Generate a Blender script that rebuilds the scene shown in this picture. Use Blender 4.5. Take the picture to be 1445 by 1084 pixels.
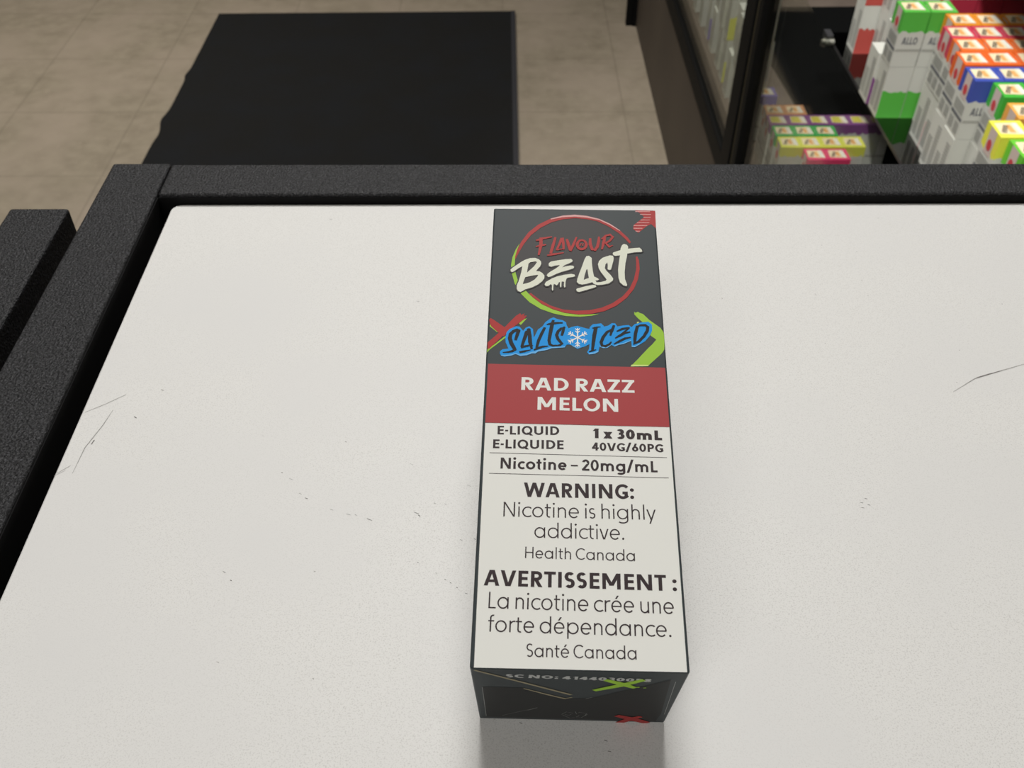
import bpy, bmesh, math, random
from mathutils import Vector, Matrix
from mathutils.geometry import tessellate_polygon

# ------------------------------------------------------------------ scene, camera, light
for o in list(bpy.data.objects):
    bpy.data.objects.remove(o, do_unlink=True)
scene = bpy.context.scene
COL = scene.collection
random.seed(7)

cam_data = bpy.data.cameras.new('camera')
cam = bpy.data.objects.new('camera', cam_data)
COL.objects.link(cam)
cam.matrix_world = Matrix(((0.99997, 0.00321, -0.00754, 0.0),
                           (-0.00766, 0.69214, -0.72173, 0.0),
                           (0.00290, 0.72176, 0.69214, 1.148),
                           (0, 0, 0, 1)))
cam_data.sensor_width = 36.0
cam_data.lens = 36.0 * 1366.0 / 1445.0
cam_data.clip_start = 0.01
cam_data.clip_end = 50
cam_data.dof.use_dof = True
cam_data.dof.focus_distance = 0.190
cam_data.dof.aperture_fstop = 54.0
scene.camera = cam

world = bpy.data.worlds.new('room_light')
scene.world = world
world.use_nodes = True
bg = world.node_tree.nodes['Background']
bg.inputs[0].default_value = (1.0, 0.97, 0.92, 1)
bg.inputs[1].default_value = 0.05

def area_light(name, loc, target, sx, sy, power, color, spread=180):
    d = bpy.data.lights.new(name, 'AREA')
    d.shape = 'RECTANGLE'; d.size = sx; d.size_y = sy; d.energy = power; d.color = color; d.spread = math.radians(spread)
    o = bpy.data.objects.new(name, d); COL.objects.link(o)
    o.location = loc
    o.rotation_euler = (Vector(target) - Vector(loc)).to_track_quat('-Z', 'Y').to_euler()
    return o
area_light('ceiling_lamp', (0.02, 1.25, 2.6), (0.1, 1.2, 0), 0.5, 0.5, 34, (1, 0.985, 0.955))
area_light('ceiling_lamp_aisle', (-1.2, 2.3, 2.6), (-1.2, 2.3, 0), 1.2, 0.6, 23, (1, 0.95, 0.86), 110)
area_light('ceiling_lamp_behind', (-0.6, -1.4, 2.6), (-0.6, -1.4, 0), 1.2, 0.6, 20, (1, 0.985, 0.96))
sd = bpy.data.lights.new('added_case_spot', 'SPOT')  # added spot with no visible fixture, brightens the boxes in the case
sd.energy = 170; sd.color = (1, 0.98, 0.94); sd.spot_size = math.radians(30); sd.spot_blend = 0.5; sd.shadow_soft_size = 0.08
so = bpy.data.objects.new('added_case_spot', sd); COL.objects.link(so)
so.location = (-0.18, -0.25, 2.65)
so.rotation_euler = (Vector((0.56, 1.28, 0.5)) - so.location).to_track_quat('-Z', 'Y').to_euler()

scene.view_settings.view_transform = 'Standard'
scene.view_settings.look = 'None'
scene.view_settings.gamma = 1.0
scene.view_settings.exposure = 0.0
scene.view_settings.use_curve_mapping = False

# ------------------------------------------------------------------ helpers
def srgb(r, g, b):
    f = lambda c: (c/255/12.92) if c/255 <= 0.04045 else ((c/255+0.055)/1.055)**2.4
    return (f(r), f(g), f(b), 1.0)

MATS = {}
def mat(name, col, rough=0.6, spec=0.5, metal=0.0, noise=None, bump=None, mottle=None):
    """principled material; noise=(scale, other colour, low, high) mixes a second colour, bump=(scale, strength, distance)"""
    if name in MATS:
        return MATS[name]
    m = bpy.data.materials.new(name); m.use_nodes = True
    nt = m.node_tree; b = nt.nodes['Principled BSDF']
    b.inputs['Base Color'].default_value = col
    b.inputs['Roughness'].default_value = rough
    b.inputs['Specular IOR Level'].default_value = spec
    b.inputs['Metallic'].default_value = metal
    tc = nt.nodes.new('ShaderNodeTexCoord')
    last = None
    for nz in (noise or []):
        sc, c2, lo, hi = nz
        n = nt.nodes.new('ShaderNodeTexNoise'); n.inputs['Scale'].default_value = sc; n.inputs['Detail'].default_value = 4
        nt.links.new(tc.outputs['Object'], n.inputs['Vector'])
        r = nt.nodes.new('ShaderNodeValToRGB'); r.color_ramp.elements[0].position = lo; r.color_ramp.elements[1].position = hi
        nt.links.new(n.outputs['Fac'], r.inputs['Fac'])
        x = nt.nodes.new('ShaderNodeMix'); x.data_type = 'RGBA'
        nt.links.new(r.outputs['Color'], x.inputs['Factor'])
        if last: nt.links.new(last, x.inputs['A'])
        else: x.inputs['A'].default_value = col
        x.inputs['B'].default_value = c2
        last = x.outputs['Result']
    if last: nt.links.new(last, b.inputs['Base Color'])
    if bump:
        n = nt.nodes.new('ShaderNodeTexNoise'); n.inputs['Scale'].default_value = bump[0]; n.inputs['Detail'].default_value = 3
        nt.links.new(tc.outputs['Object'], n.inputs['Vector'])
        u = nt.nodes.new('ShaderNodeBump'); u.inputs['Strength'].default_value = bump[1]; u.inputs['Distance'].default_value = bump[2]
        nt.links.new(n.outputs['Fac'], u.inputs['Height']); nt.links.new(u.outputs['Normal'], b.inputs['Normal'])
    MATS[name] = m
    return m

def glass_mat(name, tint, reflect):
    m = bpy.data.materials.new(name); m.use_nodes = True
    nt = m.node_tree; nt.nodes.clear()
    out = nt.nodes.new('ShaderNodeOutputMaterial')
    tr = nt.nodes.new('ShaderNodeBsdfTransparent'); tr.inputs[0].default_value = tint
    gl = nt.nodes.new('ShaderNodeBsdfGlossy'); gl.inputs['Roughness'].default_value = 0.04
    fr = nt.nodes.new('ShaderNodeFresnel'); fr.inputs[0].default_value = 1.45
    mu = nt.nodes.new('ShaderNodeMath'); mu.operation = 'MULTIPLY'; mu.inputs[1].default_value = reflect
    mx = nt.nodes.new('ShaderNodeMixShader')
    nt.links.new(fr.outputs[0], mu.inputs[0]); nt.links.new(mu.outputs[0], mx.inputs[0])
    nt.links.new(tr.outputs[0], mx.inputs[1]); nt.links.new(gl.outputs[0], mx.inputs[2])
    nt.links.new(mx.outputs[0], out.inputs[0])
    return m

class MB:
    """collects faces, builds one mesh object"""
    def __init__(self):
        self.v = []; self.f = []; self.mi = []; self.mats = []; self.nf = 0
    def m(self, material):
        if material not in self.mats: self.mats.append(material)
        return self.mats.index(material)
    def poly(self, pts, material, lift=False):
        i = len(self.v)
        if lift:                                                      # printed layers lie microns apart, never in one plane
            a, b_, c = (Vector(pts[k]) for k in (0, len(pts)//3 or 1, 2*len(pts)//3))
            nn = (b_-a).cross(c-a); nn = nn.normalized()*(1.1e-6*(len(self.f) % 13)) if nn.length > 0 else nn
            pts = [Vector(q)+nn for q in pts]
        self.v += [tuple(q) for q in pts]
        self.f.append(tuple(range(i, i+len(pts)))); self.mi.append(self.m(material))
    def box(self, x0, x1, y0, y1, z0, z1, material):
        i = len(self.v)
        self.v += [(x0,y0,z0),(x1,y0,z0),(x1,y1,z0),(x0,y1,z0),(x0,y0,z1),(x1,y0,z1),(x1,y1,z1),(x0,y1,z1)]
        for q in ((3,2,1,0),(4,5,6,7),(0,1,5,4),(1,2,6,5),(2,3,7,6),(3,0,4,7)):
            self.f.append(tuple(i+k for k in q)); self.mi.append(self.m(material))
    def fill(self, rings, material, to3d):
        """polygon with holes, tessellated; rings are lists of (u, v)"""
        base = len(self.v)
        flat = [p for r in rings for p in r]
        tris = tessellate_polygon([[Vector((p[0], p[1], 0)) for p in r] for r in rings])
        up = to3d(*flat[0]); up = [Vector(to3d(flat[0][0]+a, flat[0][1]+c))-Vector(up) for a, c in ((1, 0), (0, 1))]
        up = up[0].cross(up[1]).normalized()*1.1e-6*(self.nf % 13); self.nf += 1
        self.v += [tuple(Vector(to3d(*p))+up) for p in flat]
        k = self.m(material)
        for t in tris:
            a, b, c = (flat[j] for j in t)
            cr = (b[0]-a[0])*(c[1]-a[1])-(b[1]-a[1])*(c[0]-a[0])
            t = tuple(base+j for j in (t if cr > 0 else t[::-1]))
            self.f.append(t); self.mi.append(k)
    def ribbon(self, pts, material, to3d):
        """brush stroke through (u, v, half width)"""
        n = len(pts); L = []; R = []
        for j, (x, y, w) in enumerate(pts):
            a = pts[max(j-1, 0)]; b = pts[min(j+1, n-1)]
            dx, dy = b[0]-a[0], b[1]-a[1]; d = math.hypot(dx, dy) or 1
            L.append((x-dy/d*w, y+dx/d*w)); R.append((x+dy/d*w, y-dx/d*w))
        for j in range(n-1):
            q = [R[j], R[j+1], L[j+1], L[j]]
            self.poly([to3d(*p) for p in q], material, True)
        for (x, y, w) in (pts[1:-1] if n > 2 else []):           # joints stay closed on tight bends
            self.poly([to3d(x+w*math.cos(t*math.pi/5), y+w*math.sin(t*math.pi/5)) for t in range(10)], material, True)
    def tube(self, p0, p1, r, material, n=16, r1=None):
        p0, p1 = Vector(p0), Vector(p1); r1 = r if r1 is None else r1
        z = (p1-p0).normalized(); x = z.orthogonal().normalized(); y = z.cross(x)
        i = len(self.v); k = self.m(material)
        for p, q in ((p0, r), (p1, r1)):
            for j in range(n):
                a = 2*math.pi*j/n
                self.v.append(tuple(p + x*math.cos(a)*q + y*math.sin(a)*q))
        for j in range(n):
            self.f.append((i+j, i+(j+1) % n, i+n+(j+1) % n, i+n+j)); self.mi.append(k)
        self.f.append(tuple(i+j for j in range(n))[::-1]); self.mi.append(k)
        self.f.append(tuple(i+n+j for j in range(n))); self.mi.append(k)
    def build(self, name, parent=None, bevel=0.0, segs=2, smooth=False):
        me = bpy.data.meshes.new(name)
        me.from_pydata(self.v, [], self.f)
        for m_ in self.mats: me.materials.append(m_)
        me.polygons.foreach_set('material_index', self.mi)
        me.update()
        if bevel:
            bm = bmesh.new(); bm.from_mesh(me)
            bmesh.ops.remove_doubles(bm, verts=bm.verts, dist=1e-7)
            bmesh.ops.bevel(bm, geom=[e for e in bm.edges], offset=bevel, segments=segs, affect='EDGES', profile=0.5)
            bm.to_mesh(me); bm.free()
        if smooth:
            for p in me.polygons: p.use_smooth = True
        o = bpy.data.objects.new(name, me); COL.objects.link(o)
        if parent: o.parent = parent
        return o

def tag(o, label=None, cat=None, group=None, kind=None):
    if label: o['label'] = label
    if cat: o['category'] = cat
    if group: o['group'] = group
    if kind: o['kind'] = kind
    return o

def empty(name, loc=(0, 0, 0)):
    o = bpy.data.objects.new(name, None); COL.objects.link(o)
    o.location = loc; o.empty_display_size = 0.02
    return o

# ------------------------------------------------------------------ a drawn sans-serif alphabet (cap height 1)
XH = 0.70
class Pen:
    def __init__(self, s): self.s = s; self.q = []
    def v(self, x, y0, y1): self.q.append([(x, y0), (x+self.s, y0), (x+self.s, y1), (x, y1)])
    def h(self, x0, x1, y, t=None):
        t = t or self.s*0.92
        self.q.append([(x0, y), (x1, y), (x1, y+t), (x0, y+t)])
    def hw(self, xa, ya, xb, yb):
        return self.s/2*math.hypot(xb-xa, yb-ya)/max(abs(yb-ya), 1e-6)
    def d(self, xa, ya, xb, yb):
        w = self.hw(xa, ya, xb, yb)
        if yb < ya: xa, ya, xb, yb = xb, yb, xa, ya
        self.q.append([(xa-w, ya), (xa+w, ya), (xb+w, yb), (xb-w, yb)])
    def arc(self, cx, cy, rx, ry, a0, a1):
        n = max(6, int(abs(a1-a0)/9)); s = self.s
        P = [math.radians(a0+(a1-a0)*k/n) for k in range(n+1)]
        for a, b in zip(P, P[1:]):
            q = [(cx+rx*math.cos(a), cy+ry*math.sin(a)), (cx+rx*math.cos(b), cy+ry*math.sin(b)),
                 (cx+(rx-s)*math.cos(b), cy+(ry-s*.94)*math.sin(b)), (cx+(rx-s)*math.cos(a), cy+(ry-s*.94)*math.sin(a))]
            self.q.append(q)
    def dot(self, cx, cy, r):
        self.q.append([(cx+r*math.cos(k*math.pi/8), cy+r*math.sin(k*math.pi/8)) for k in range(16)])

def glyph(c, s):
    """-> polygons, ink width, left and right bearing"""
    p = Pen(s); h = s/2; st, ro, dg = .10, .055, .02
    def out(w, l, r): return p.q, w, l, r
    if c in 'AΛ':
        w = .66+s; t = p.hw(0, 0, w/2, 1)
        p.d(t, 0, w/2-t*.35, 1); p.d(w-t, 0, w/2+t*.35, 1)
        if c == 'A': p.h(w*.2, w*.8, .22, s*.85)
        return out(w, dg, dg)
    if c in 'VvX':
        y = 1 if c == 'V' else XH
        w = (.66 if c == 'V' else .48)+s; t = p.hw(0, 0, w/2, y)
        p.d(w/2-t*.35, 0, t, y); p.d(w/2+t*.35, 0, w-t, y)
        return out(w, dg, dg)
    if c == 'y':
        w = .48+s; t = p.hw(0, 0, w/2, XH)
        p.d(w/2-t*.2, 0, t, XH); k = (w/2-t)/XH
        p.d(w/2-.27*k*1.0-t*.0, -.27, w-t, XH)
        return out(w, dg, dg)
    if c == 'x':
        w = .42+s; t = p.hw(0, 0, w-s, XH)
        p.d(t, 0, w-t, XH); p.d(w-t, 0, t, XH)
        return out(w, .03, .03)
    if c == 'W':
        w = 1.0+s*1.3; t = p.hw(0, 0, w/4, 1)
        p.d(w*.27, 0, t, 1); p.d(w*.27, 0, w/2, 1); p.d(w*.73, 0, w/2, 1); p.d(w*.73, 0, w-t, 1)
        return out(w, dg, dg)
    if c == 'M':
        w = .80+s; p.v(0, 0, 1); p.v(w-s, 0, 1); t = h*1.2
        p.d(t, 1, w/2, .22); p.d(w-t, 1, w/2, .22)
        return out(w, st, st)
    if c == 'N':
        w = .62+s; p.v(0, 0, 1); p.v(w-s, 0, 1); t = p.hw(0, 1, w-s, 0)
        p.d(t, 1, w-t, 0)
        return out(w, st, st)
    if c in 'RP':
        w = .47+s*.75; b = .40 if c == 'R' else .36; ry = (1-b)/2; p.v(0, 0, 1)
        rx = .30; p.h(0, w-rx, b, s*.94); p.h(0, w-rx, 1-s*.94, s*.94); p.arc(w-rx, b+ry, rx, ry, -90, 90)
        if c == 'R': t = p.hw(w*.5, b, w, 0); p.d(w+.03-t, 0, w*.48, b+.03); w += .03
        return out(w, st, .04)
    if c == 'D':
        w = .66+s*.5; p.v(0, 0, 1); rx = .46
        p.h(0, w-rx, 0, s*.94); p.h(0, w-rx, 1-s*.94, s*.94); p.arc(w-rx, .5, rx, .5, -90, 90)
        return out(w, st, ro)
    if c == 'Z':
        w = .52+s*.6; p.h(0, w, 0); p.h(0, w, 1-s*.92)
        t = p.hw(h, s*.9, w-h, 1-s*.9); p.d(t, s*.5, w-t, 1-s*.5)
        return out(w, .05, .05)
    if c == 'E':
        w = .42+s*.6; p.v(0, 0, 1)
        p.h(0, w, 0); p.h(0, w, 1-s*.92); p.h(0, w*.94, .5-s*.4)
        return out(w, st, .05)
    if c == 'L':
        w = .40+s*.6; p.v(0, 0, 1); p.h(0, w, 0)
        return out(w, st, .03)
    if c in 'OQ':
        w = .84+s*.3; p.arc(w/2, .5, w/2, .515, 0, 360)
        if c == 'Q': p.d(w*.93, -.08, w*.62, .24)
        return out(w, ro, ro)
    if c in 'CG':
        w = .72+s*.2
        r = .44+s*.1; p.arc(r, .5, r, .515, 48 if c == 'C' else 42, 312 if c == 'C' else 322)
        if c == 'G': p.v(w-s, .12, .5); p.h(w*.58, w, .5-s*.9+.0)
        return out(w, ro, .05)
    if c in 'Uu':
        y = 1 if c == 'U' else XH; w = (.56 if c == 'U' else .44)+s; rx = w/2; ry = min(rx, .34)
        p.v(0, ry, y); p.v(w-s, ry if c == 'U' else 0, y); p.arc(rx, ry, rx, ry+.01, 180, 360)
        return out(w, st, st)
    if c in 'Il':
        p.v(0, 0, 1 if c == 'I' else 1.03); return out(s, st, st)
    if c == 'H':
        w = .58+s; p.v(0, 0, 1); p.v(w-s, 0, 1); p.h(0, w, .5-s*.4)
        return out(w, st, st)
    if c == 'T':
        w = .54+s*.5; p.v(w/2-h, 0, 1); p.h(0, w, 1-s*.92)
        return out(w, .03, .03)
    if c in 'Ss':
        y = 1 if c == 'S' else XH; w = (.46 if c == 'S' else .34)+s*.5; ry = (y+s*.94+.02)/4; rx = w/2
        p.arc(rx, y-ry+.01, rx, ry, 38, 270); p.arc(rx, ry-.01, rx, ry, 90, -142)
        return out(w, .05, .05)
    if c == '0':
        w = .56+s*.4; p.arc(w/2, .5, w/2, .51, 0, 360); return out(w, .05, .05)
    if c == '1':
        w = .22+s; p.v(w-s, 0, 1); p.d(h*1.6, .74, w-h*.8, .97); return out(w, .05, .1)
    if c == '2':
        w = .48+s*.5; r = w/2; p.arc(r, 1-r+.0, r, r+.01, 165, -25); t = p.hw(h, 0, w-h, .6)
        p.d(t*.8, s*.5, w-h*1.25, 1-r*1.35); p.h(0, w, 0); return out(w, .05, .05)
    if c == '3':
        w = .46+s*.5; p.arc(w/2-.02, .735-s*.0, w/2-.02, .265+s*.1, 150, -80); p.arc(w/2, .28, w/2, .29+s*.05, 80, -150)
        p.h(w*.3, w*.55, .51-s*.3, s*.85); return out(w, .05, .05)
    if c == '4':
        w = .54+s*.5; p.v(w-s-.10, 0, 1); p.h(0, w, .2); t = p.hw(0, .25, w-s-.1, 1); p.d(t*.9, .2+s*.5, w-.1-t, 1)
        return out(w, .04, .04)
    if c == '5':
        w = .46+s*.5; p.arc(w/2-.01, .31, w/2+.01, .32, 115, -150); p.v(.05, .46, 1); p.h(.05, w*.94, 1-s*.92); return out(w, .05, .05)
    if c == '6':
        w = .52+s*.4; p.arc(w/2, .32, w/2, .33, 0, 360); p.d(h*1.8, .42, w*.62, 1); return out(w, .05, .05)
    if c == '8':
        w = .50+s*.4; p.arc(w/2, .275, w/2, .285, 0, 360); p.arc(w/2, .745, w/2*.88, .26, 0, 360); return out(w, .05, .05)
    if c in 'oaédecgqpb'.replace('é', '') and c in 'oadgp':
        w = .64+s*.5; r = XH/2; rx = w/2
        p.arc(rx, r, rx, r+.012, 0, 360)
        if c == 'a': p.v(w-s, 0, XH)
        if c == 'd': p.v(w-s, 0, 1.04)
        if c == 'p': p.v(0, -.29, XH)
        if c == 'g': p.v(w-s, -.06, XH); p.arc(rx, -.06, rx, .235, 0, -140)
        return out(w, st if c == 'p' else ro, ro if c in 'op' else st)
    if c in 'eé':
        w = .60+s*.4; r = XH/2; p.arc(w/2, r, w/2, r+.012, 0, 318); p.h(s*.5, w-s*.2, r-s*.45, s*.85)
        if c == 'é': p.d(w*.45, .80, w*.66, 1.0)
        return out(w, ro, ro)
    if c == 'c':
        w = .50+s*.3; r = XH/2; p.arc(r, r, r, r+.012, 50, 310); return out(w, ro, .03)
    if c == 'i':
        p.v(0, 0, XH); p.dot(h, .94, max(h*1.22, .068)); return out(s, st, st)
    if c in 'nhm':
        w = .42+s; r = w/2; p.v(0, 0, 1.03 if c == 'h' else XH); y = XH-min(r, .3); ry = min(r, .3)+.01
        p.arc(r, y, r, ry, 0, 180); p.v(w-s, 0, y)
        if c == 'm':
            p.arc(r+w-s, y, r, ry, 0, 180); p.v(2*w-2*s, 0, y); w = 2*w-s
        return out(w, st, st)
    if c == 'r':
        w = .28+s*.5; p.v(0, 0, XH); p.arc(w-.02, XH-.26, w-.02, .27, 80, 180); return out(w, st, .02)
    if c == 't':
        w = .34+s*.4; x = .10; p.v(x, .16, .92); p.h(0, w*.98, XH-s*.9); p.arc(x+.18, .18, .18, .19, 180, 290); return out(w, .03, .03)
    if c == 'f':
        w = .34+s*.4; x = .10; p.v(x, 0, .84); p.h(0, w*.94, XH-s*.9); p.arc(x+.2, .84, .2, .2, 180, 75); return out(w, .03, .0)
    if c == '.': p.dot(max(h*1.25, .07), max(h*1.25, .07), max(h*1.25, .07)); return out(max(h*2.5, .14), .07, .07)
    if c == ':':
        r = max(h*1.2, .07); p.dot(r, r, r); p.dot(r, .62, r); return out(2*r, .08, .07)
    if c == '-': p.h(0, .26, .36); return out(.26, .05, .05)
    if c == '–': p.h(0, .54, .36, s*.7); return out(.54, .06, .06)
    if c == '/':
        w = .38+s; t = p.hw(0, -.1, w-s, 1.1); p.d(t, -.1, w-t, 1.1); return out(w, .0, .0)
    return [], .22, .0, .0                                              # space

def write(mb, text, a, b, cap, wt, material, to3d):
    """set a line of text with its ink from a to b on the baseline"""
    x = 0; items = []; right = 0; left = None
    for ch in text:
        q, w, l, r = glyph(ch, wt)
        x += l
        if q:
            if left is None: left = x
            right = x+w
        items.append((q, x)); x += w+r
    dx, dy = b[0]-a[0], b[1]-a[1]; ln = math.hypot(dx, dy); k = ln/(right-left)
    ux, uy = dx/ln, dy/ln
    for q, x in items:
        for poly in q:
            P = []
            for (px, py) in poly:
                s_, t_ = (px+x-left)*k, py*cap
                P.append((a[0]+ux*s_-uy*t_, a[1]+uy*s_+ux*t_))
            ar = sum(P[j-1][0]*P[j][1]-P[j][0]*P[j-1][1] for j in range(len(P)))
            if ar < 0: P = P[::-1]
            mb.poly([to3d(*p) for p in P], material, True)

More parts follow.
